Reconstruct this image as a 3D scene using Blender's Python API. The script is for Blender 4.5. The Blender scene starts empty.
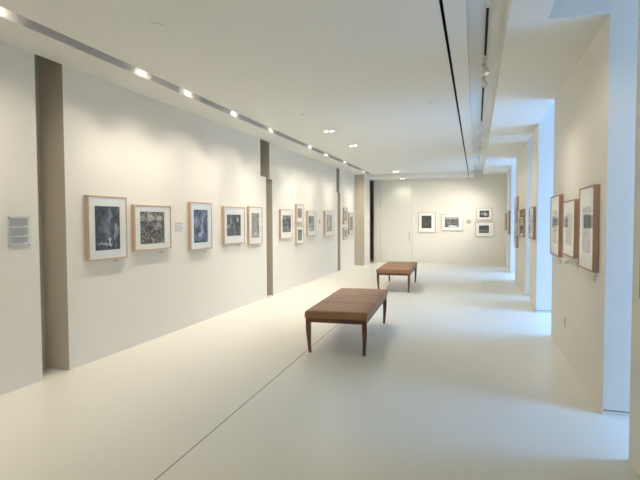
import bpy, bmesh, math, random
from mathutils import Vector, Matrix, Euler
random.seed(4)
SC = bpy.context.scene
COL = SC.collection
PI = math.pi
XL, XR, H = -3.9, 0.945, 3.05          # hall faces and ceiling height (metres)
YB, YF = -3.0, 17.5                    # back and far ends

# ------------------------------------------------------------------ materials
def newmat(name):
    m = bpy.data.materials.new(name); m.use_nodes = True
    nt = m.node_tree; nt.nodes.clear()
    out = nt.nodes.new('ShaderNodeOutputMaterial')
    return m, nt, out

def N(nt, t, **kw):
    n = nt.nodes.new(t)
    for k, v in kw.items():
        if hasattr(n, k): setattr(n, k, v)
        else: n.inputs[k].default_value = v
    return n

def principled(name, col, rough=.5, spec=.5, metal=0, var=0.0, scale=8, bump=0, bscale=60, coat=0, stretch=None):
    m, nt, out = newmat(name)
    p = N(nt, 'ShaderNodeBsdfPrincipled')
    p.inputs['Roughness'].default_value = rough
    p.inputs['Metallic'].default_value = metal
    p.inputs['Specular IOR Level'].default_value = spec
    p.inputs['Coat Weight'].default_value = coat
    tc = N(nt, 'ShaderNodeTexCoord')
    mp = N(nt, 'ShaderNodeMapping')
    nt.links.new(tc.outputs['Object'], mp.inputs[0])
    if stretch: mp.inputs['Scale'].default_value = stretch
    nz = N(nt, 'ShaderNodeTexNoise'); nz.inputs['Scale'].default_value = scale
    nz.inputs['Detail'].default_value = 4
    nt.links.new(mp.outputs[0], nz.inputs['Vector'])
    mx = N(nt, 'ShaderNodeMix', data_type='RGBA')
    c2 = tuple(max(0, c*(1-var)) for c in col) + (1,)
    c1 = tuple(min(1, c*(1+var)) for c in col) + (1,)
    mx.inputs[6].default_value = c1; mx.inputs[7].default_value = c2
    nt.links.new(nz.outputs['Fac'], mx.inputs[0])
    nt.links.new(mx.outputs[2], p.inputs['Base Color'])
    if bump:
        n2 = N(nt, 'ShaderNodeTexNoise'); n2.inputs['Scale'].default_value = bscale
        nt.links.new(tc.outputs['Object'], n2.inputs['Vector'])
        b = N(nt, 'ShaderNodeBump'); b.inputs['Strength'].default_value = bump
        b.inputs['Distance'].default_value = .002
        nt.links.new(n2.outputs['Fac'], b.inputs['Height'])
        nt.links.new(b.outputs[0], p.inputs['Normal'])
    nt.links.new(p.outputs[0], out.inputs[0])
    return m

def emissive(name, col, strength):
    m, nt, out = newmat(name)
    e = N(nt, 'ShaderNodeEmission'); e.inputs[0].default_value = (*col, 1); e.inputs[1].default_value = strength
    nt.links.new(e.outputs[0], out.inputs[0])
    return m

def pane(name, tint=(1, 1, 1), gloss=1.0):
    m, nt, out = newmat(name)
    t = N(nt, 'ShaderNodeBsdfTransparent'); t.inputs[0].default_value = (*tint, 1)
    g = N(nt, 'ShaderNodeBsdfGlossy'); g.inputs['Roughness'].default_value = .02
    f = N(nt, 'ShaderNodeLayerWeight'); f.inputs['Blend'].default_value = .5
    pw = N(nt, 'ShaderNodeMath', operation='POWER'); pw.inputs[1].default_value = 5
    nt.links.new(f.outputs['Facing'], pw.inputs[0])
    k = N(nt, 'ShaderNodeMath', operation='MULTIPLY_ADD'); k.inputs[1].default_value = .9*gloss; k.inputs[2].default_value = .025*gloss
    nt.links.new(pw.outputs[0], k.inputs[0])
    mx = N(nt, 'ShaderNodeMixShader')
    nt.links.new(k.outputs[0], mx.inputs[0])
    nt.links.new(t.outputs[0], mx.inputs[1]); nt.links.new(g.outputs[0], mx.inputs[2])
    nt.links.new(mx.outputs[0], out.inputs[0])
    return m

M = {}
M['wall'] = principled('painted_plaster', (.82, .785, .70), .75, .3, var=.012, scale=1.3, bump=.05, bscale=120)
M['ceil'] = principled('ceiling_paint', (.79, .775, .715), .85, .2, var=.01, scale=1.1)
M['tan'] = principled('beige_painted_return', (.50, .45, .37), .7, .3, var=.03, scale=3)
M['dark'] = principled('dark_recess', (.012, .012, .012), .8, .2)
M['shadowgap'] = principled('shadow_gap', (.25, .24, .21), .8, .2)
M['seam'] = principled('floor_joint_filler', (.33, .32, .28), .6, .3)
M['door'] = principled('door_paint', (.78, .77, .69), .6, .3, var=.01, scale=2)
M['frame_wood'] = principled('pale_maple', (.55, .415, .30), .45, .4, var=.14, scale=30, stretch=(1, 1, .15))
M['frame_wood_r'] = principled('rosy_cherry', (.43, .285, .21), .45, .4, var=.14, scale=30, stretch=(1, 1, .15))
M['frame_wood_f'] = principled('greyed_maple', (.45, .41, .30), .45, .4, var=.1, scale=30, stretch=(1, 1, .15))
M['mat'] = principled('mat_board', (.92, .915, .88), .9, .1, var=.01, scale=40)
M['paper'] = principled('label_card', (.70, .70, .67), .7, .2)
M['ink'] = principled('grey_print', (.42, .42, .41), .7, .2)
M['leather'] = principled('brown_leather', (.33, .165, .08), .5, .5, var=.16, scale=14, bump=.25, bscale=250)
M['rail'] = principled('walnut_rail', (.13, .046, .023), .4, .5, var=.2, scale=20, stretch=(1, 1, 6))
M['leg'] = principled('walnut_leg', (.15, .056, .028), .38, .5, var=.25, scale=20, stretch=(6, 6, 1))
M['white_metal'] = principled('white_enamel', (.74, .73, .68), .35, .5)
M['steel'] = principled('brushed_steel', (.55, .55, .53), .3, .5, metal=1)
M['plastic'] = principled('ivory_plastic', (.66, .64, .56), .4, .5)
M['grey_plate'] = principled('grey_plate', (.48, .47, .44), .45, .5)
M['glass'] = pane('picture_glass', gloss=1.0)
M['acrylic'] = pane('clear_acrylic', (.97, .97, .97), .4)
M['winglass'] = pane('window_glass', (.97, .99, 1), 1)
M['alu'] = principled('window_aluminium', (.6, .62, .64), .35, .5, metal=.6)
M['lamp'] = emissive('halogen_lens', (1, .93, .80), 40)
M['lamp_soft'] = emissive('halogen_lens_dim', (1, .94, .84), 12)

def floor_mat():
    m, nt, out = newmat('cream_epoxy_floor')
    p = N(nt, 'ShaderNodeBsdfPrincipled')
    tc = N(nt, 'ShaderNodeTexCoord')
    nz = N(nt, 'ShaderNodeTexNoise'); nz.inputs['Scale'].default_value = .8; nz.inputs['Detail'].default_value = 5
    nt.links.new(tc.outputs['Object'], nz.inputs['Vector'])
    mx = N(nt, 'ShaderNodeMix', data_type='RGBA')
    mx.inputs[6].default_value = (.78, .76, .665, 1); mx.inputs[7].default_value = (.76, .74, .64, 1)
    nt.links.new(nz.outputs['Fac'], mx.inputs[0])
    nt.links.new(mx.outputs[2], p.inputs['Base Color'])
    mr = N(nt, 'ShaderNodeMapRange'); mr.inputs['To Min'].default_value = .27; mr.inputs['To Max'].default_value = .36
    nt.links.new(nz.outputs['Fac'], mr.inputs[0]); nt.links.new(mr.outputs[0], p.inputs['Roughness'])
    p.inputs['Specular IOR Level'].default_value = .5
    nt.links.new(p.outputs[0], out.inputs[0])
    return m
M['floor'] = floor_mat()

def photo(name, base, contrast, blobs, scale=5, tint=(1, 1, 1), seed=0., warp=1.5, stretch=(1, 1)):
    base *= .7
    """monochrome photographic print: mottled ground plus soft shapes (u, v, ru, rv, angle, value)"""
    m, nt, out = newmat(name)
    p = N(nt, 'ShaderNodeBsdfPrincipled'); p.inputs['Roughness'].default_value = .35
    tc = N(nt, 'ShaderNodeTexCoord')
    sep = N(nt, 'ShaderNodeSeparateXYZ'); nt.links.new(tc.outputs['Generated'], sep.inputs[0])
    cmb = N(nt, 'ShaderNodeCombineXYZ'); nt.links.new(sep.outputs[0], cmb.inputs[0]); nt.links.new(sep.outputs[2], cmb.inputs[1])
    cmb.inputs[2].default_value = seed
    wn = N(nt, 'ShaderNodeTexNoise'); wn.inputs['Scale'].default_value = 8; nt.links.new(cmb.outputs[0], wn.inputs['Vector'])
    w2 = N(nt, 'ShaderNodeVectorMath', operation='MULTIPLY_ADD')
    w2.inputs[1].default_value = (.20, .20, 0); nt.links.new(wn.outputs['Color'], w2.inputs[0])
    sh = N(nt, 'ShaderNodeVectorMath', operation='SUBTRACT'); sh.inputs[1].default_value = (.10, .10, 0)
    nt.links.new(cmb.outputs[0], sh.inputs[0]); nt.links.new(sh.outputs[0], w2.inputs[2])
    mp = N(nt, 'ShaderNodeMapping'); mp.inputs['Scale'].default_value = (stretch[0], stretch[1], 1)
    nt.links.new(cmb.outputs[0], mp.inputs[0])
    nz = N(nt, 'ShaderNodeTexNoise'); nz.inputs['Scale'].default_value = scale*.8; nz.inputs['Detail'].default_value = 3.5
    nz.inputs['Distortion'].default_value = warp
    nt.links.new(mp.outputs[0], nz.inputs['Vector'])
    mr = N(nt, 'ShaderNodeMapRange'); mr.clamp = True
    mr.inputs['From Min'].default_value = .33; mr.inputs['From Max'].default_value = .67
    mr.inputs['To Min'].default_value = base-contrast*1.6; mr.inputs['To Max'].default_value = base+contrast*2.2
    nt.links.new(nz.outputs['Fac'], mr.inputs[0])
    cur = mr.outputs[0]
    for (u, v, ru, rv, a, val) in blobs:
        val *= .9
        s = N(nt, 'ShaderNodeVectorMath', operation='SUBTRACT'); s.inputs[1].default_value = (u, v, seed)
        nt.links.new(w2.outputs[0], s.inputs[0])
        r = N(nt, 'ShaderNodeMapping'); r.vector_type = 'TEXTURE'
        r.inputs['Rotation'].default_value = (0, 0, math.radians(a)); r.inputs['Scale'].default_value = (ru, rv, 1e6)
        nt.links.new(s.outputs[0], r.inputs[0])
        ln = N(nt, 'ShaderNodeVectorMath', operation='LENGTH'); nt.links.new(r.outputs[0], ln.inputs[0])
        f = N(nt, 'ShaderNodeMapRange'); f.interpolation_type = 'SMOOTHSTEP'
        f.inputs['From Min'].default_value = .6; f.inputs['From Max'].default_value = 1.15
        f.inputs['To Min'].default_value = 1; f.inputs['To Max'].default_value = 0
        nt.links.new(ln.outputs['Value'], f.inputs[0])
        mx = N(nt, 'ShaderNodeMix', data_type='FLOAT')
        nt.links.new(f.outputs[0], mx.inputs[0]); nt.links.new(cur, mx.inputs[2])
        ad = N(nt, 'ShaderNodeMath', operation='MULTIPLY_ADD'); ad.inputs[1].default_value = .8
        nt.links.new(mr.outputs[0], ad.inputs[0]); ad.inputs[2].default_value = val
        nt.links.new(ad.outputs[0], mx.inputs[3])
        cur = mx.outputs[0]
    cl = N(nt, 'ShaderNodeClamp'); cl.inputs['Min'].default_value = .008; cl.inputs['Max'].default_value = .85
    nt.links.new(cur, cl.inputs[0])
    vm = N(nt, 'ShaderNodeVectorMath', operation='SCALE'); vm.inputs[0].default_value = tint
    nt.links.new(cl.outputs[0], vm.inputs['Scale'])
    nt.links.new(vm.outputs[0], p.inputs['Base Color'])
    nt.links.new(p.outputs[0], out.inputs[0])
    return m

# ------------------------------------------------------------------ mesh helpers
def B(): return bmesh.new()

def bx(bm, x0, x1, y0, y1, z0, z1, mat=0):
    vs = [bm.verts.new((x, y, z)) for x in (x0, x1) for y in (y0, y1) for z in (z0, z1)]
    for f in ((0, 1, 3, 2), (4, 6, 7, 5), (0, 4, 5, 1), (2, 3, 7, 6), (0, 2, 6, 4), (1, 5, 7, 3)):
        fc = bm.faces.new([vs[i] for i in f]); fc.material_index = mat
    return vs

def prism(bm, pts, x0, x1):
    """polygon in (y, z), extruded along x"""
    a = [bm.verts.new((x0, y, z)) for y, z in pts]; b = [bm.verts.new((x1, y, z)) for y, z in pts]
    n = len(pts); bm.faces.new(a); bm.faces.new(b[::-1])
    for i in range(n): bm.faces.new((a[i], b[i], b[(i+1) % n], a[(i+1) % n]))

def lathe(bm, prof, seg=20, mtx=None, mat=0, cap=True):
    rings = []
    for r, z in prof:
        ring = []
        for i in range(seg):
            v = Vector((r*math.cos(2*PI*i/seg), r*math.sin(2*PI*i/seg), z))
            ring.append(bm.verts.new(mtx @ v if mtx else v))
        rings.append(ring)
    for a, b in zip(rings, rings[1:]):
        for i in range(seg):
            f = bm.faces.new((a[i], a[(i+1) % seg], b[(i+1) % seg], b[i])); f.material_index = mat; f.smooth = True
    if cap:
        bm.faces.new(rings[0][::-1]).material_index = mat; bm.faces.new(rings[-1]).material_index = mat

def link(name, bm, mats, parent=None, loc=(0, 0, 0), rot=(0, 0, 0), bevel=0, seg=2, smooth=False):
    bmesh.ops.recalc_face_normals(bm, faces=bm.faces)
    me = bpy.data.meshes.new(name); bm.to_mesh(me); bm.free()
    for m in (mats if isinstance(mats, (list, tuple)) else [mats]): me.materials.append(m)
    o = bpy.data.objects.new(name, me); COL.objects.link(o)
    o.location = loc; o.rotation_euler = rot; o.parent = parent
    if bevel:
        b = o.modifiers.new('bevel', 'BEVEL'); b.width = bevel; b.segments = seg; b.limit_method = 'ANGLE'
    if smooth:
        for p in me.polygons: p.use_smooth = True
    return o

def tag(o, label, cat, group=None):
    o['label'] = label; o['category'] = cat
    if group: o['group'] = group
    return o

def thing(name, label, cat, loc, rotz=0, group=None):
    o = bpy.data.objects.new(name, None); COL.objects.link(o)
    o.empty_display_size = .1
    o.location = loc; o.rotation_euler = (0, 0, rotz)
    return tag(o, label, cat, group)

def struct(name, bm, m, parent=None, **kw):
    o = link(name, bm, m, parent, **kw)
    if parent is None: o['kind'] = 'structure'
    return o

# ------------------------------------------------------------------ shell
bm = B(); bx(bm, -6.2, 2.9, YB-.2, YF+1.7, -.2, 0); struct('floor', bm, M['floor'])
# straight joint in the floor, running slightly askew down the hall
bm = B()
a0, a1 = (-1.675, -.5), (-2.22, 17.4); w = .0055
v = [bm.verts.new((a0[0]-w, a0[1], .0008)), bm.verts.new((a0[0]+w, a0[1], .0008)), bm.verts.new((a1[0]+w, a1[1], .0008)), bm.verts.new((a1[0]-w, a1[1], .0008))]
bm.faces.new(v); r = bmesh.ops.extrude_face_region(bm, geom=bm.faces[:])
for e in r['geom']:
    if isinstance(e, bmesh.types.BMVert): e.co.z = -.004
struct('trim_1', bm, M['seam'])

# ceiling: strips between the lamp slot, the black slit and the track channel
SL0, SL1 = -3.43, -3.27
BL0, BL1 = -.262, -.238
CH0, CH1 = -.083, .222
bm = B()
bx(bm, XL+.0, SL0, YB, YF, H, H+.30)                    # strip along the left wall
bx(bm, -4.6, XL, YB, 17.0, H+.25, H+.30)               # higher roof of the wall openings
bx(bm, SL0, SL1, 16.25, YF, H, H+.30)
bx(bm, SL1, BL0, YB, YF, H, H+.30)                    # broad middle field
bx(bm, BL1, CH0, YB, YF, H, H+.30)
bx(bm, CH1, .52, YB, YF, H, H+.30)
bx(bm, .52, XR, YB, 3.45, H, H+.30)
bx(bm, .52, XR, 4.215, YF, H, H+.30)                   # right field, open over the nearest bay
bx(bm, CH0, CH1, YB, YF, H+.13, H+.30)                # roof of the track channel
bx(bm, SL0, SL1, YB, 16.25, H+.22, H+.30)             # roof of the lamp slot
struct('ceiling', bm, M['ceil'])
bm = B(); bx(bm, BL0, BL1, YB, YF, H+.06, H+.30); struct('trim_2', bm, M['dark'])
bm = B()
for x in (BL0, BL1-.001): bx(bm, x, x+.001, YB, 17.3, H+.001, H+.06)
o = struct('trim_3', bm, M['dark'])
bm = B(); bx(bm, SL0, SL0+.002, YB, 16.25, H+.004, H+.22); struct('trim_6', bm, principled('slot_liner', (.52, .51, .49), .7, .3))  # grey sheet added on the slot's inner face, its shade put into the colour
# lower soffit at the far end
bm = B()
bx(bm, -3.9, BL0-.003, 16.3, YF, 2.95, H-.001)
bx(bm, BL1+.003, CH0, 16.3, YF, 2.95, H-.001)
bx(bm, BL0-.003, BL1+.003, 16.3, YF, 2.99, H-.001)
struct('ceiling_soffit', bm, M['ceil'])
bm = B(); bx(bm, BL0, BL1, 16.34, YF-.15, 2.985, 2.9895); struct('trim_4', bm, M['dark'])

# left wall: separate panels with openings between them
T = XL-.30
bm = B(); bx(bm, T, XL, YB, 3.575, 0, H+.25); struct('wall_left_near', bm, [M['wall']])
def panel(name, pts):
    bm = B(); prism(bm, pts, T, XL)
    bmesh.ops.recalc_face_normals(bm, faces=bm.faces)
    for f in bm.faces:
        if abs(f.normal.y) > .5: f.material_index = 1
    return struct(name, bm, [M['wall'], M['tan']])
panel('wall_left_first_bay', [(3.895, 0), (8.81, 0), (8.81, 2.355), (8.55, 2.355), (8.55, H+.25), (3.895, H+.25)])
panel('wall_left_second_bay', [(9.11, 0), (13.99, 0), (13.99, 2.34), (13.87, 2.34), (13.87, H+.25), (8.98, H+.25), (8.98, 2.33), (9.11, 2.33)])
panel('wall_left_third_bay', [(14.29, 0), (16.1, 0), (16.1, H+.25), (14.2, H+.25), (14.2, 2.34), (14.29, 2.34)])
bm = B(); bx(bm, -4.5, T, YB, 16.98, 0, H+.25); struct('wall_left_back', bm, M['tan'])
# unlit side passage behind the opening at the far end
bm = B(); bx(bm, -6.1, -6.0, 16.5, 19.1, 0, H); bx(bm, -6.0, -3.3, 19.0, 19.1, 0, H); bx(bm, -3.4, -3.3, YF+.2, 19.0, 0, H); bx(bm, -6.0, -4.5, 16.5, 16.98, 0, H)
struct('wall_passage', bm, M['tan'])
bm = B(); bx(bm, -6.1, -4.61, 16.5, 19.1, H, H+.2); bx(bm, -4.61, -3.905, 17.0, 19.1, H, H+.2); bx(bm, -3.905, -3.3, YF, 19.1, H, H+.2); struct('ceiling_passage', bm, M['ceil'])
# return that stands forward near the far end, then the last white panel and the dark opening
bm = B(); bx(bm, T, -3.56, 16.1, 17.0, 0, H-.002)
for f in bm.faces: pass
bmesh.ops.recalc_face_normals(bm, faces=bm.faces)
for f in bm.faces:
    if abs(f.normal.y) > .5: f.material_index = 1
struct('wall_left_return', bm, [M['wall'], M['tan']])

# far wall with its flush door
DX0, DX1, DZ = -3.27, -2.14, 2.925
bm = B()
bx(bm, -3.52, DX0-.006, YF, YF+.2, 0, H+.3)
bx(bm, DX1+.006, 2.8, YF, YF+.2, 0, H+.3)
bx(bm, DX0-.006, DX1+.006, YF, YF+.2, DZ+.008, H+.3)
struct('wall_far', bm, M['wall'])
bm = B(); bx(bm, DX0-.006, DX1+.006, YF+.07, YF+.2, 0, DZ+.008); struct('trim_5', bm, M['shadowgap'])
bm = B(); bx(bm, DX0, DX1, YF+.003, YF+.05, .006, DZ)
door = struct('door_1', bm, M['door'])
bm = B(); bx(bm, -2.262, -2.236, YF-.02, YF-.008, .80, 1.11)
bx(bm, -2.256, -2.242, YF-.01, YF+.004, .83, .86); bx(bm, -2.256, -2.242, YF-.01, YF+.004, 1.05, 1.08)
struct('door_handle', bm, M['steel'], door, bevel=.003)
# back wall behind the viewpoint
bm = B(); bx(bm, -4.5, 2.8, YB-.2, YB, 0, H+.3); struct('wall_back', bm, M['wall'])

# right wall: piers with deep window bays between them
piers = [('wall_right_pier_a', YB, -.6), ('wall_right_pier_b', .3, 3.45), ('wall_right_pier_c', 4.215, 6.95),
         ('wall_right_pier_d', 8.62, 9.68), ('wall_right_pier_e', 10.42, 13.15), ('wall_right_pier_f', 14.9, 15.75), ('wall_right_pier_g', 16.5, YF)]
XW = 2.3
HB = 3.30
for nm, y0, y1 in piers:
    xr = .922 if nm.endswith('_b') else XR
    bm = B(); bx(bm, xr, XW+.25, y0, y1, 0, HB+.05); struct(nm, bm, M['wall'])
bm = B(); bx(bm, .52, XW+.25, YB, YF, HB+.05, HB+.2)
bx(bm, .50, .52, 3.45, 4.215, H+.30, HB+.05); bx(bm, .52, XR, 3.43, 3.45, H+.30, HB+.05); bx(bm, .52, XR, 4.215, 4.235, H+.30, HB+.05)
for (a, y0, y1), (b, y2, y3) in zip(piers, piers[1:]):
    if abs(y1-3.45) > .01: bx(bm, XR-.02, XR, y1, y2, H+.30, HB+.05)
struct('ceiling_bays', bm, M['ceil'])
k = 7
for nm, y0, y1 in piers[2:]:                           # thin joint above the floor on the window returns
    bm = B(); bx(bm, XR+.004, XW, y0-.002, y0+.001, .030, .038); struct('trim_%d' % k, bm, M['shadowgap']); k += 1
DAY = 1.0
n = 0
for (a, y0, y1), (b, y2, y3) in zip(piers, piers[1:]):
    n += 1
    ya, yb = y1, y2
    bm = B()
    fx0, fx1, t = XW+.05, XW+.12, .05
    bx(bm, fx0, fx1, ya, ya+t, 0, HB+.05); bx(bm, fx0, fx1, yb-t, yb, 0, HB+.05)
    bx(bm, fx0, fx1, ya+t, yb-t, 0, .08); bx(bm, fx0, fx1, ya+t, yb-t, HB, HB+.05)
    if yb-ya > 1.2: bx(bm, fx0, fx1, (ya+yb)/2-.025, (ya+yb)/2+.025, .08, HB)
    w = struct('window_%d' % n, bm, M['alu'])
    bm = B(); bx(bm, XW+.08, XW+.09, ya+t, yb-t, .08, HB); struct('glass', bm, M['winglass'], w)
    # skylight portal: guides sampling of the real sky through this opening
    L = bpy.data.lights.new('daylight_portal', 'AREA'); L.shape = 'RECTANGLE'
    L.size = HB; L.size_y = yb-ya; L.cycles.is_portal = True
    lo = bpy.data.objects.new('daylight_portal', L); COL.objects.link(lo)
    lo.location = (XW+.2, (ya+yb)/2, HB/2)
    lo.rotation_euler = Matrix(((0, 0, 1), (0, 1, 0), (-1, 0, 0))).to_euler()   # local -z faces the room (-x)

# ------------------------------------------------------------------ framed pictures
def picture(label, side, a0, a1, z0, z1, img, pmat, wood='frame_wood', group=None, fw=.016, dep=.048):
    """side: left / right / far; a0..a1 the span along the wall; img = (left, right, bottom, top) margins as fractions"""
    w, h = abs(a1-a0), z1-z0
    c = (a0+a1)/2
    if side == 'left': loc, rz = (XL, c, z0), PI/2
    elif side == 'right': loc, rz = (.922 if c < 3.4 else XR, c, z0), -PI/2
    else: loc, rz = (c, YF, z0), 0
    t = thing('framed_photograph', label, 'picture', loc, rz, group)
    bm = B(); x = w/2
    # four mitred bars, local front towards -y
    o_ = [(-x, 0), (x, 0), (x, h), (-x, h)]; i_ = [(-x+fw, fw), (x-fw, fw), (x-fw, h-fw), (-x+fw, h-fw)]
    yb, yf = -.001, -dep
    ring = []
    for y in (yb, yf):
        ring.append(([bm.verts.new((p[0], y, p[1])) for p in o_], [bm.verts.new((p[0], y, p[1])) for p in i_]))
    for k in range(4):
        j = (k+1) % 4
        bm.faces.new((ring[1][0][k], ring[1][0][j], ring[1][1][j], ring[1][1][k]))
        bm.faces.new((ring[0][0][k], ring[0][0][j], ring[0][1][j], ring[0][1][k]))
        bm.faces.new((ring[0][0][k], ring[0][0][j], ring[1][0][j], ring[1][0][k]))
        bm.faces.new((ring[0][1][k], ring[0][1][j], ring[1][1][j], ring[1][1][k]))
    link('frame', bm, M[wood], t, bevel=.0015, seg=1)
    l, r, b, tp = img
    m0, m1, n0, n1 = -x+l*w, x-r*w, b*h, h-tp*h
    e = fw-.001
    bm = B()
    ya, yc = -dep+.011, -dep+.007
    bx(bm, -x+e, m0, ya, yc, e, h-e); bx(bm, m1, x-e, ya, yc, e, h-e)
    bx(bm, m0, m1, ya, yc, e, n0); bx(bm, m0, m1, ya, yc, n1, h-e)
    link('mat_board', bm, M['mat'], t)
    bm = B(); bx(bm, m0-.004, m1+.004, ya+.0005, ya+.003, n0-.004, n1+.004); link('print', bm, pmat, t)
    bm = B(); bx(bm, -x+e, x-e, -dep+.003, -dep+.0045, e, h-e); link('glass', bm, M['glass'], t)
    return t

def caption(label, side, a, z, w=.075, h=.042, mat='paper', group='small caption cards under the pictures', lines=2):
    if side == 'left': loc, rz = (XL, a, z), PI/2
    elif side == 'right': loc, rz = (XR, a, z), -PI/2
    else: loc, rz = (a, YF, z), 0
    t = thing('caption_sign', label, 'label', loc, rz, group)
    bm = B(); bx(bm, -w/2, w/2, -.004, -.0005, 0, h); link('card', bm, M[mat], t)
    bm = B()
    for k in range(lines):
        zz = h*(1-(k+.7)/(lines+.4)); hh = h/(lines+.4)*.38
        bx(bm, -w*.42, w*(.40 if k % 2 == 0 else .18), -.0046, -.0041, zz-hh/2, zz+hh/2)
    link('print_lines', bm, M['ink'], t)
    return t

PL = 'pictures in pale wood frames along the left wall'
def ph(*a, **k): return photo(*a, **k)
blue = (.93, .96, 1.04); sep = (1.03, 1.0, .9); gre = (.97, 1.0, .93)
L_ = [
 ('upright framed photograph nearest on the left wall, dark figure with white flare at its foot', 4.14, 4.74, 1.085, 1.78, (.17, .19, .15, .16),
  ph('print_dark_figure', .045, .05, [(.48, .55, .16, .32, 8, .13), (.60, .80, .06, .16, -12, .22), (.85, .48, .10, .17, 15, .30), (.80, .30, .05, .10, 0, .35), (.42, .14, .30, .035, -4, .45), (.60, .20, .06, .12, 10, .70), (.28, .70, .15, .18, 0, .03)], 6, blue, 1.3)),
 ('squarish framed photograph of grey tangled folds, second along the left wall', 4.87, 5.60, 1.145, 1.705, (.15, .19, .14, .15),
  ph('print_grey_folds', .14, .12, [(.42, .82, .15, .15, 0, .38), (.80, .78, .16, .10, 10, .40), (.12, .76, .10, .10, 0, .34), (.70, .55, .20, .12, 30, .25), (.45, .40, .06, .42, 40, .02), (.50, .12, .10, .05, -40, .35), (.65, .97, .4, .05, 0, .03)], 8, sep, 4.1, 2.5)),
 ('upright framed photograph in bluish tones with a pale falling wedge, third along the left wall', 6.07, 6.66, 1.085, 1.78, (.15, .20, .15, .16),
  ph('print_blue_wedge', .09, .08, [(.60, .50, .15, .45, -8, .30), (.48, .25, .16, .07, 25, .45), (.22, .62, .18, .20, 0, .26), (.75, .86, .2, .10, 0, .20), (.15, .15, .2, .12, 0, .03)], 6, (.9, .95, 1.08), 7.7)),
 ('framed photograph of two bright faces over dark ground, fourth along the left wall', 7.04, 7.78, 1.12, 1.74, (.14, .20, .22, .21),
  ph('print_two_faces', .06, .07, [(.80, .75, .09, .12, 20, .62), (.30, .68, .12, .18, 0, .26), (.15, .45, .12, .10, 0, .40), (.55, .35, .07, .35, 0, .20), (.9, .3, .12, .3, 0, .03)], 6, blue, 2.2)),
 ('framed photograph of pale grey stalks, fifth on the left wall beside the first gap', 7.95, 8.52, 1.075, 1.765, (.19, .24, .18, .17),
  ph('print_pale_stalks', .36, .12, [(.50, .60, .07, .32, -10, .13), (.25, .68, .05, .18, 25, .16), (.78, .65, .05, .2, -25, .18), (.5, .15, .35, .10, 0, .28)], 7, gre, 9.4)),
 ('framed photograph with a dark grey print, first one past the gap in the left wall', 9.45, 10.13, 1.125, 1.745, (.14, .14, .22, .20),
  ph('print_dark_grey', .08, .08, [(.45, .60, .22, .15, 0, .22), (.2, .85, .2, .06, 0, .3), (.65, .3, .25, .08, 0, .15)], 6, blue, 5.5)),
 ('upper of the first stacked pair of small framed photographs on the left wall', 10.38, 10.88, 1.465, 1.88, (.16, .22, .27, .22),
  ph('print_small_pale', .26, .15, [(.5, .6, .2, .3, 0, .10)], 6, gre, 3.5)),
 ('lower of the first stacked pair of small framed photographs on the left wall', 10.38, 10.88, .975, 1.385, (.16, .24, .2, .2),
  ph('print_small_grey', .20, .06, [(.5, .4, .25, .3, 0, .14)], 5, blue, 6.5)),
 ('framed photograph with a black shape on pale grey, just right of the stacked pair', 11.15, 11.80, 1.125, 1.75, (.14, .22, .2, .2),
  ph('print_black_shape', .28, .10, [(.72, .55, .2, .33, 10, .015), (.3, .3, .25, .3, 0, .36)], 5, gre, 8.5)),
 ('framed photograph of misty grey, alone before the second gap in the left wall', 12.58, 13.44, 1.075, 1.78, (.16, .22, .19, .17),
  ph('print_misty', .26, .08, [(.5, .45, .25, .2, 0, .36), (.4, .8, .3, .12, 0, .2)], 5, gre, 2.9)),
 ('upper of the second stacked pair of small framed photographs, past the second gap', 14.56, 14.98, 1.40, 1.91, (.2, .2, .2, .2),
  ph('print_far_grey', .16, .08, [(.5, .6, .2, .2, 0, .35)], 5, gre, 1.9)),
 ('lower of the second stacked pair of small framed photographs, past the second gap', 14.56, 14.98, .92, 1.30, (.2, .2, .2, .2),
  ph('print_far_dark', .10, .08, [(.5, .4, .2, .2, 0, .25)], 5, gre, 4.9)),
 ('farthest framed photograph on the left wall, beside the beige return', 15.21, 15.80, 1.065, 1.765, (.18, .18, .19, .19),
  ph('print_far_pale', .22, .07, [(.5, .5, .2, .3, 0, .15)], 5, gre, 7.9)),
]
for (lab, a, b, z0, z1, im, pm) in L_:
    picture(lab, 'left', a, b, z0, z1, im, pm, group=PL)

cap = [('small caption card under the dark-figure photograph nearest on the left wall', 4.60, 1.045),
       ('small caption card under the squarish tangled-folds photograph on the left wall', 5.44, 1.09),
       ('small caption card under the blue-toned photograph on the left wall', 6.52, 1.03),
       ('small caption card under the photograph of two bright faces on the left wall', 7.62, 1.07),
       ('small caption card under the pale-stalks photograph on the left wall', 8.38, 1.03)]
for lab, a, z in cap: caption(lab, 'left', a, z, .07, .028, lines=1)
caption('pale wall label between the second and third photographs on the left wall', 'left', 5.845, 1.355, .19, .135, group='pale wall labels beside pictures', lines=4)
caption('small grey wall label between two photographs past the first gap', 'left', 12.21, 1.43, .12, .10, 'grey_plate', group='pale wall labels beside pictures')

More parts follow.
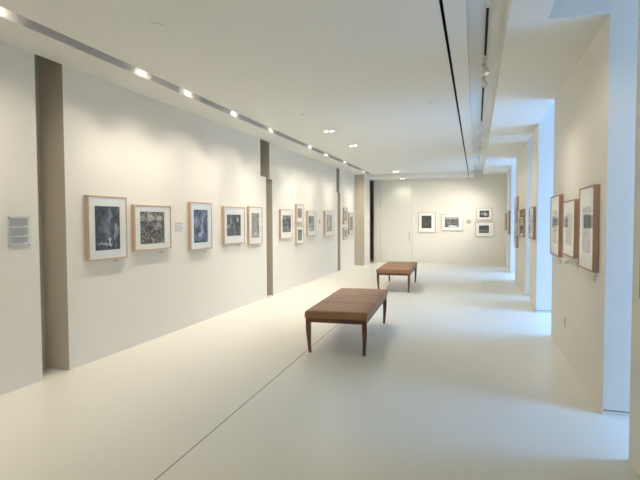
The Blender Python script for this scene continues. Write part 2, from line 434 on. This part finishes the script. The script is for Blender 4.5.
PF = 'pictures on the far wall'
picture('upright framed photograph with a dark print, leftmost on the far wall beside the door', 'far', -1.93, -1.34, 1.085, 1.785, (.20, .23, .21, .17),
        ph('print_dark_thicket', .05, .06, [(.45, .75, .1, .12, 0, .12), (.7, .35, .06, .3, 0, .02)], 9, gre, 3.3), 'frame_wood_f', PF)
picture('wide framed landscape photograph with a white foreground on the far wall', 'far', -1.15, -.415, 1.145, 1.72, (.17, .20, .21, .18),
        ph('print_landscape', .16, .06, [(.5, .90, .7, .16, 0, .38), (.5, .60, .8, .16, 3, .03), (.45, .42, .8, .12, -6, .10), (.55, .12, .38, .10, -5, .75), (.08, .2, .12, .3, 0, .02)], 6, gre, 5.3), 'frame_wood_f', PF)
picture('upper small framed photograph of the stacked pair on the far wall', 'far', .012, .52, 1.505, 1.915, (.20, .20, .24, .21),
        ph('print_white_shapes', .03, .04, [(.62, .45, .25, .30, 10, .50), (.25, .55, .10, .25, 0, .35), (.5, .85, .2, .06, 0, .2)], 7, gre, 6.3), 'frame_wood_f', PF)
picture('lower framed photograph of the stacked pair, dark dunes, on the far wall', 'far', -.02, .585, .945, 1.445, (.20, .27, .25, .24),
        ph('print_dark_dunes', .09, .04, [(.5, .85, .8, .16, 0, .035), (.5, .3, .6, .2, 0, .14)], 5, gre, 7.3), 'frame_wood_f', PF)
caption('grey wall label between the landscape and the stacked pair on the far wall', 'far', -.235, 1.39, .145, .125, 'grey_plate', group='grey wall label on the far wall')
caption('small caption card beside the lower stacked photograph on the far wall', 'far', .50, .885, .07, .03, lines=1)

PR = 'pictures on the piers of the right wall'
def gp(name, seed, b=.34, extra=()): return ph(name, b, .09, list(extra), 4, (.97, 1, .96), seed)
R_ = [
 ('framed photograph at the right edge of the view on the nearest pier', 2.54, 3.145, 1.06, 1.78, gp('print_edge', 1.1)),
 ('large upright framed photograph, nearest of three between the first two window bays', 4.42, 5.00, 1.075, 1.785, gp('print_pier_tall', 2.1, .38)),
 ('lower-set framed photograph, middle of three between the first two window bays', 5.22, 5.88, 1.13, 1.70, gp('print_pier_middle', 3.1, .40)),
 ('upright framed photograph, farthest of three between the first two window bays', 6.14, 6.80, 1.075, 1.79, gp('print_pier_far', 4.1, .34)),
 ('framed photograph alone on the narrow second pier of the right wall', 8.80, 9.46, 1.18, 1.725, gp('print_narrow_pier', 5.1, .3, [(.5, .5, .3, .2, 0, .1)])),
 ('nearer of two low framed photographs on the long pier behind the narrow one', 10.60, 11.25, 1.155, 1.725, gp('print_long_pier', 6.1, .2)),
 ('farther of two low framed photographs on the long pier behind the narrow one', 11.40, 11.95, 1.155, 1.725, gp('print_long_pier_far', 7.1, .2)),
 ('upper of the stacked framed photographs at the far end of the long pier', 12.20, 12.90, 1.42, 2.05, gp('print_stack_upper', 8.1, .28)),
 ('lower of the stacked framed photographs at the far end of the long pier', 12.20, 12.90, .85, 1.405, gp('print_stack_lower', 9.1, .28)),
 ('framed photograph on the short pier next to the last window bay', 15.05, 15.55, 1.10, 1.785, gp('print_short_pier', 10.1)),
 ('farthest framed photograph on the right wall beside the far corner', 16.65, 17.15, 1.18, 1.73, gp('print_corner', 11.1)),
]
for (lab, a, b, z0, z1, pm) in R_:
    picture(lab, 'right', a, b, z0, z1, (.2, .2, .2, .24), pm, 'frame_wood_r', PR)
caption('small caption card under the large upright photograph on the first right pier', 'right', 4.56, .985, .085, .06)
caption('small caption card under the middle photograph on the first right pier', 'right', 5.34, 1.04, .085, .05)
caption('small caption card under the farthest of three photographs on the first right pier', 'right', 6.28, .99, .085, .05)

# ------------------------------------------------------------------ text panel on the near left wall
t = thing('text_sign', 'clear acrylic text panel with grey paragraphs on the nearest left wall', 'sign', (XL, 3.36, 1.255), PI/2)
W_, H_ = .225, .30
bm = B(); bx(bm, -W_/2, W_/2, -.020, -.014, 0, H_); link('acrylic_plate', bm, M['acrylic'], t, bevel=.001, seg=1)
bm = B(); bx(bm, -W_/2+.012, W_/2-.02, -.0135, -.0125, .04, H_-.012)
link('text_sheet', bm, principled('sheet_grey', (.78, .78, .76), .6, .3), t)
bm = B(); z = H_-.022; k = 0
for para, nl in ((0, 8), (1, 8), (2, 6)):
    for i in range(nl):
        x1 = W_/2-.026 - (.05 if i == nl-1 else random.uniform(0, .006))
        bx(bm, -W_/2+.018, x1, -.0143, -.0137, z-.0055, z); z -= .0093
    z -= .010
link('paragraph_lines', bm, principled('sheet_ink', (.33, .33, .34), .6, .3), t)
for (x, zz) in ((-.098, .285), (.098, .285), (-.098, .035), (.098, .035)):
    bm = B(); lathe(bm, [(.0045, 0), (.0045, .022), (.003, .024)], 14)
    link('standoff_screw', bm, M['steel'], t, loc=(x, 0, zz), rot=(PI/2, 0, 0))

# small plates on walls
t = thing('wall_plate', 'small grey wall plate on the beige return at the far left', 'switch', (-3.845, 16.1, 1.36), 0)
bm = B(); bx(bm, -.04, .04, -.008, 0, 0, .20); link('plate', bm, M['grey_plate'], t, bevel=.002)
bm = B(); bx(bm, -.012, .012, -.013, -.0075, .07, .12); link('rocker', bm, M['plastic'], t, bevel=.001)
t = thing('electrical_outlet', 'ivory electrical outlet low on the first right pier', 'outlet', (XR, 5.92, .325), -PI/2)
bm = B(); bx(bm, -.037, .037, -.006, 0, 0, .115); link('cover_plate', bm, M['plastic'], t, bevel=.002)
bm = B()
for zz in (.022, .064):
    bx(bm, -.016, .016, -.009, -.0055, zz, zz+.028)
link('receptacle', bm, M['grey_plate'], t, bevel=.001)

# ------------------------------------------------------------------ benches
def cushion_bm(W, Lh, z0, z1):
    """three stitched sections along the length, softly domed"""
    bm = B(); nx, ny = 14, 48
    g = {}
    def hz(u, v):
        e = min(u, 1-u)*W; f = min(v, 1-v)*Lh
        r = .022
        def rd(d): return -r*(1-math.sqrt(max(0, 1-(1-min(d, r)/r)**2)))
        z = z1 + rd(e) + rd(f)
        z += .006*math.sin(PI*u)**.5
        for s in (1/3, 2/3):
            z -= .024*math.exp(-((v-s)*Lh/.012)**2)
        return z
    us = sorted(set([0, .004, .012, .03] + [i/nx for i in range(1, nx)] + [.97, .988, .996, 1]))
    vs = sorted(set([0, .0015, .004, .01] + [i/ny for i in range(1, ny)] + [1/3-.006, 1/3, 1/3+.006, 2/3-.006, 2/3, 2/3+.006, .99, .996, .9985, 1]))
    def bul(v):  # pinch the sides at the seams
        return 1 - .004*sum(math.exp(-((v-s)*Lh/.015)**2) for s in (1/3, 2/3))
    for i, u in enumerate(us):
        for j, v in enumerate(vs):
            g[i, j] = bm.verts.new(((u-.5)*W*bul(v), (v-.5)*Lh, hz(u, v)))
    for i in range(len(us)-1):
        for j in range(len(vs)-1):
            f = bm.faces.new((g[i, j], g[i+1, j], g[i+1, j+1], g[i, j+1])); f.smooth = True
    # skirt
    loop = [(i, 0) for i in range(len(us))] + [(len(us)-1, j) for j in range(1, len(vs))] + \
           [(i, len(vs)-1) for i in range(len(us)-2, -1, -1)] + [(0, j) for j in range(len(vs)-2, 0, -1)]
    low = [bm.verts.new((g[k].co.x*.995, g[k].co.y*.998, z0)) for k in loop]
    n = len(loop)
    for k in range(n):
        bm.faces.new((g[loop[k]], low[k], low[(k+1) % n], g[loop[(k+1) % n]]))
    bm.faces.new(low)
    return bm

def leg_bm(sx, sy, zt):
    """sabre leg: square at the rail, outer faces curve in to a small foot"""
    bm = B(); rings = []
    for k in range(9):
        s = k/8                       # 0 top, 1 foot
        hw = .0245 - .0095*s**1.3 + .003*math.sin(PI*min(1, s*1.6))
        dx, dy = -sx*(.010*s**2.5), -sy*(.035*s**2)
        z = zt*(1-s)
        rings.append([bm.verts.new((dx+a*hw, dy+b*hw, z)) for a, b in ((-1, -1), (1, -1), (1, 1), (-1, 1))])
    for a, b in zip(rings, rings[1:]):
        for i in range(4): bm.faces.new((a[i], a[(i+1) % 4], b[(i+1) % 4], b[i]))
    bm.faces.new(rings[0]); bm.faces.new(rings[-1][::-1])
    return bm

def bench(label, x, y, rz):
    W, Lh = .71, 1.92
    t = thing('upholstered_bench', label, 'bench', (x, y, 0), rz, 'brown upholstered benches in the hall')
    link('cushion', cushion_bm(W, Lh, .408, .490), M['leather'], t)
    bm = B(); q = .018
    x0, x1, y0, y1 = -W/2+.012, W/2-.012, -Lh/2+.012, Lh/2-.012
    bx(bm, x0, x1, y0, y0+q, .360, .409); bx(bm, x0, x1, y1-q, y1, .360, .409)
    bx(bm, x0, x0+q, y0+q, y1-q, .360, .409); bx(bm, x1-q, x1, y0+q, y1-q, .360, .409)
    bx(bm, x0+q, x1-q, y0+q, y1-q, .39, .409)
    link('rail', bm, M['rail'], t, bevel=.002, seg=1)
    for sx in (-1, 1):
        for sy in (-1, 1):
            link('leg', leg_bm(sx, sy, .407), M['leg'], t, loc=(sx*(W/2-.034), sy*(Lh/2-.036), 0), bevel=.004)
    return t
bench('brown leather bench with dark tapering legs, the nearer and larger one in the hall', -1.53, 6.15, math.radians(3.2))
bench('brown leather bench with tapering legs, farther down the hall towards the far wall', -1.67, 11.10, math.radians(2.3))

# ------------------------------------------------------------------ lamps
def spot(parent, loc, target, power, col=(1, .90, .77), size=100, blend=1, rad=.03):
    L = bpy.data.lights.new('halogen_beam', 'SPOT'); L.energy = power; L.color = col
    L.spot_size = math.radians(size); L.spot_blend = blend; L.shadow_soft_size = rad
    o = bpy.data.objects.new('halogen_beam', L); COL.objects.link(o)
    o.parent = parent; o.location = loc
    d = Vector(target)-Vector(loc)
    o.rotation_euler = d.to_track_quat('-Z', 'Y').to_euler()
    return o

WASH = 105
ys = [1.2, 2.83, 4.50, 5.37, 6.60, 7.98, 10.1, 11.32, 13.07, 15.38]  # first lamp is added out of view because its light is needed
labs = ['wall washer lamp behind the left edge of the view in the ceiling slot',
        'bright wall washer lamp in the slot at the top left corner of the view',
        'wall washer lamp in the ceiling slot above the tangled-folds photograph',
        'wall washer lamp in the ceiling slot, above the wall label between photographs',
        'wall washer lamp in the ceiling slot above the blue-toned photograph',
        'wall washer lamp in the ceiling slot above the photograph beside the first gap',
        'wall washer lamp in the ceiling slot just past the first wall gap',
        'wall washer lamp in the ceiling slot above the stacked small photographs',
        'wall washer lamp in the ceiling slot before the second wall gap',
        'last wall washer lamp of the ceiling slot, above the far end of the left wall']
POW = [85, 120, 125, 130, 138, 142, 146, 146, 152, 152]
for i, (y, lb) in enumerate(zip(ys, labs)):
    t = thing('wall_washer_lamp', lb, 'lamp', (-3.35, y, H+.22), 0, 'wall washer lamps in the ceiling slot')
    d = (Vector((XL, 0, -4)) - Vector((-3.33, 0, H+.10))).normalized()
    q = d.to_track_quat('-Z', 'Y').to_matrix().to_4x4()
    c = Vector((.018, 0, -.115))
    mt = Matrix.Translation(c) @ q
    bm = B(); lathe(bm, [(.012, .07), (.030, .055), (.036, .02), (.038, -.030), (.034, -.030), (.030, .0)], 20, mt, cap=False)
    link('housing', bm, M['white_metal'], t)
    bm = B(); lathe(bm, [(.004, -.056), (.016, -.053), (.027, -.043), (.0335, -.030), (.0335, -.024)], 20, mt); link('lens', bm, M['lamp'], t)
    bm = B(); bx(bm, .010, .026, -.008, .008, -.07, 0); bx(bm, .008, .028, -.045, -.039, -.12, -.06); bx(bm, .008, .028, .039, .045, -.12, -.06); bx(bm, .008, .028, -.045, .045, -.066, -.06)
    link('yoke', bm, M['white_metal'], t)
    lc = mt @ Vector((0, 0, -.062))
    spot(t, lc, lc+Vector((-.50, 0, -3.2)), POW[i]*.25, size=84, rad=.045)
    for sy in (-1, 1):                                  # linear spread lens: the beam fans out along the wall
        spot(t, lc, lc+Vector((-.50, sy*1.5, -2.9)), POW[i]*.28, size=92, rad=.045)

# recessed twin downlights
DOWN = 130
for (y, z, lb) in ((.6, H, 'twin recessed ceiling downlight behind the viewpoint'), (-1.4, H, 'twin recessed ceiling downlight farthest behind the viewpoint'),  # these two are added out of view as warm fill
                (8.19, H, 'twin recessed ceiling downlight, nearest and brightest in the middle field'),
                (9.92, H, 'twin recessed ceiling downlight, second from the camera in the middle field'),
                (15.6, H, 'twin recessed ceiling downlight just before the lowered far ceiling'),
                (17.1, 2.95, 'dim twin downlight in the lowered ceiling above the door')):
    t = thing('recessed_downlight', lb, 'lamp', (-2.43, y, z), 0, 'recessed twin downlights')
    bm = B()
    bx(bm, -.115, .115, -.055, -.047, -.004, 0); bx(bm, -.115, .115, .047, .055, -.004, 0)
    bx(bm, -.115, -.107, -.047, .047, -.004, 0); bx(bm, .107, .115, -.047, .047, -.004, 0); bx(bm, -.107, .107, -.047, .047, -.001, 0)
    link('trim_plate', bm, M['white_metal'], t)
    for sx in (-1, 1):
        bm = B(); lathe(bm, [(.024, -.006), (.022, -.0045), (.022, -.0015)], 20, None); link('lens', bm, M['lamp'] if z == H else M['lamp_soft'], t, loc=(sx*.048, 0, 0))
    spot(t, (0, 0, -.03), (0, 0, -1), {.6: 65, -1.4: 70, 15.6: 150, 17.1: 18}.get(y, DOWN), col=(1, .93, .78), size=140, rad=.05)

# sprinklers / detectors on the ceiling
for (x, y, lb) in ((-2.41, 3.36, 'small round detector cover plate, nearest one on the ceiling at left'),
                   (-2.42, 6.83, 'small round detector cover plate in line before the bright downlight'),
                   (-.59, 6.67, 'small round detector cover plate, nearest one beside the black slit'),
                   (-.585, 10.2, 'small round detector cover plate, middle of three beside the black slit'),
                   (-.58, 13.8, 'small round detector cover plate, farthest of three beside the black slit')):
    t = thing('ceiling_detector', lb, 'detector', (x, y, H), 0, 'flush round detector cover plates')
    bm = B(); lathe(bm, [(.044, -.007), (.046, -.005), (.046, -.003)], 28); link('cover_disc', bm, M['ceil'], t)
    bm = B(); lathe(bm, [(.038, -.003), (.038, 0)], 28); link('gap_ring', bm, M['shadowgap'], t)

# track in the channel
CZ = H+.13
tr = thing('lighting_track', 'black lighting track set in the white ceiling channel', 'track', (.075, 4.2, CZ), 0)
for (y0, y1) in ((-1.5, 3.6), (4.12, 5.28), (6.5, 8.7), (9.1, 9.75), (10.4, 10.9), (11.6, 12.4), (13.8, 14.3), (15.2, 15.8)):
    bm = B(); bx(bm, -.010, .010, y0-4.2, y1-4.2, -.022, 0); link('track_rail', bm, M['dark'], tr)
bm = B()
for (y0, y1) in ((3.6, 4.12), (5.28, 6.5), (8.7, 9.1), (9.75, 10.4), (10.9, 11.6), (12.4, 13.8), (14.3, 15.2), (15.8, 17.2)):
    bx(bm, -.010, .010, y0-4.2, y1-4.2, -.018, 0)
link('filler_strip', bm, M['white_metal'], tr)

TRK = 26
def track_head(label, y, target, power, x=.075):
    t = thing('track_spotlight', label, 'lamp', (x, y, CZ-.018), 0, 'white track spotlights in the ceiling channel')
    bm = B(); bx(bm, -.020, .020, -.085, .085, -.028, 0); link('adapter', bm, M['white_metal'], t, bevel=.004)
    bm = B(); lathe(bm, [(.008, -.060), (.008, -.026)], 12); link('stem', bm, M['steel'], t)
    c = Vector((0, 0, -.085))
    d = (Vector(target) - (Vector((x, y, CZ-.018))+c)).normalized()
    mt = Matrix.Translation(c) @ d.to_track_quat('-Z', 'Y').to_matrix().to_4x4()
    bm = B(); lathe(bm, [(.008, .055), (.024, .050), (.026, .01), (.031, -.02), (.034, -.060), (.030, -.060), (.027, -.02)], 24, mt, cap=False)
    link('housing', bm, M['white_metal'], t)
    bm = B(); lathe(bm, [(.0285, -.034), (.0285, -.028)], 24, mt); link('lens', bm, M['lamp_soft'], t)
    lc = mt @ Vector((0, 0, -.064))
    spot(t, lc, lc+d, power, size=75 if target[0] > .9 else 50, rad=.03)
    return t
track_head('white track spotlight at the very top edge of the view', 3.64, (XR, 4.9, 1.5), TRK)
track_head('white track spotlight, nearer of the pair between the black track segments', 5.45, (XR, 5.3, 1.3), TRK)
track_head('white track spotlight, farther of the pair between the black track segments', 5.95, (XR, 6.0, 1.3), TRK)
track_head('white track spotlight after the second black track segment', 8.9, (XR, 9.3, 1.5), TRK)
track_head('white track spotlight, next one past the short black track segment', 10.1, (XR, 10.9, 1.5), TRK)
track_head('white track spotlight near the middle of the far cluster', 11.3, (XR, 12.4, 1.5), TRK)
track_head('white track spotlight with a bright lens in the far cluster', 13.1, (-2.3, YF, 1.4), 210)
track_head('white track spotlight behind the bright one in the far cluster', 13.6, (-.2, YF, 1.3), 160)
track_head('white track spotlight second from the far wall', 14.75, (-.9, YF, 1.7), 170)
track_head('white track spotlight last before the far wall', 15.55, (-.1, YF, 1.7), 70)
track_head('white track spotlight behind the top edge of the view', 1.6, (XR, 1.8, 1.5), TRK)  # unseen head, added to keep the room bright

# ------------------------------------------------------------------ sky
w = bpy.data.worlds.new('overcast_blue_sky'); SC.world = w; w.use_nodes = True
nt = w.node_tree; nt.nodes.clear()
out = nt.nodes.new('ShaderNodeOutputWorld'); bg = nt.nodes.new('ShaderNodeBackground')
tc = nt.nodes.new('ShaderNodeTexCoord'); sp = nt.nodes.new('ShaderNodeSeparateXYZ')
nt.links.new(tc.outputs['Generated'], sp.inputs[0])
cr = nt.nodes.new('ShaderNodeValToRGB'); mr = nt.nodes.new('ShaderNodeMapRange')
mr.inputs['From Min'].default_value = -1; mr.inputs['From Max'].default_value = 1
nt.links.new(sp.outputs[2], mr.inputs[0]); nt.links.new(mr.outputs[0], cr.inputs[0])
e = cr.color_ramp.elements
def rc(p, v, c=(.25, .49, 1.0)):
    k = e.new(p) if 0 < p < 1 else e[0 if p == 0 else -1]
    k.position = p; k.color = (c[0]*v, c[1]*v, c[2]*v, 1)
rc(0, .55); rc(1, 1.0)                                   # street below, open sky above
for p, v in ((.30, .45), (.42, .08), (.62, .10), (.70, .9)): rc(p, v)   # dim building fronts around the horizon
nt.links.new(cr.outputs[0], bg.inputs[0]); bg.inputs[1].default_value = 14*DAY
nt.links.new(bg.outputs[0], out.inputs[0])

# ------------------------------------------------------------------ camera
F_ = 490.0
th = math.atan(19.1/F_); ps = math.atan(156*math.cos(th)/F_); ro = .0036
F = Vector((-math.sin(ps)*math.cos(th), math.cos(ps)*math.cos(th), -math.sin(th)))
R = Vector((math.cos(ps), math.sin(ps), 0)); U = R.cross(F)
R2 = R*math.cos(ro)-U*math.sin(ro); U2 = U*math.cos(ro)+R*math.sin(ro)
cam = bpy.data.cameras.new('camera'); co = bpy.data.objects.new('camera', cam); COL.objects.link(co)
cam.sensor_width = 36; cam.lens = 36*F_/640; cam.clip_start = .05
co.matrix_world = Matrix.Translation((0, 0, 1.5)) @ Matrix((R2, U2, -F)).transposed().to_4x4()
SC.camera = co
SC.view_settings.view_transform = 'Standard'; SC.view_settings.look = 'None'
SC.view_settings.exposure = 0.0; SC.view_settings.gamma = 1; SC.view_settings.use_curve_mapping = False
SC.cycles.max_bounces = 10; SC.cycles.diffuse_bounces = 8; SC.cycles.transparent_max_bounces = 12
SC.cycles.sample_clamp_indirect = 6; SC.cycles.use_denoising = True
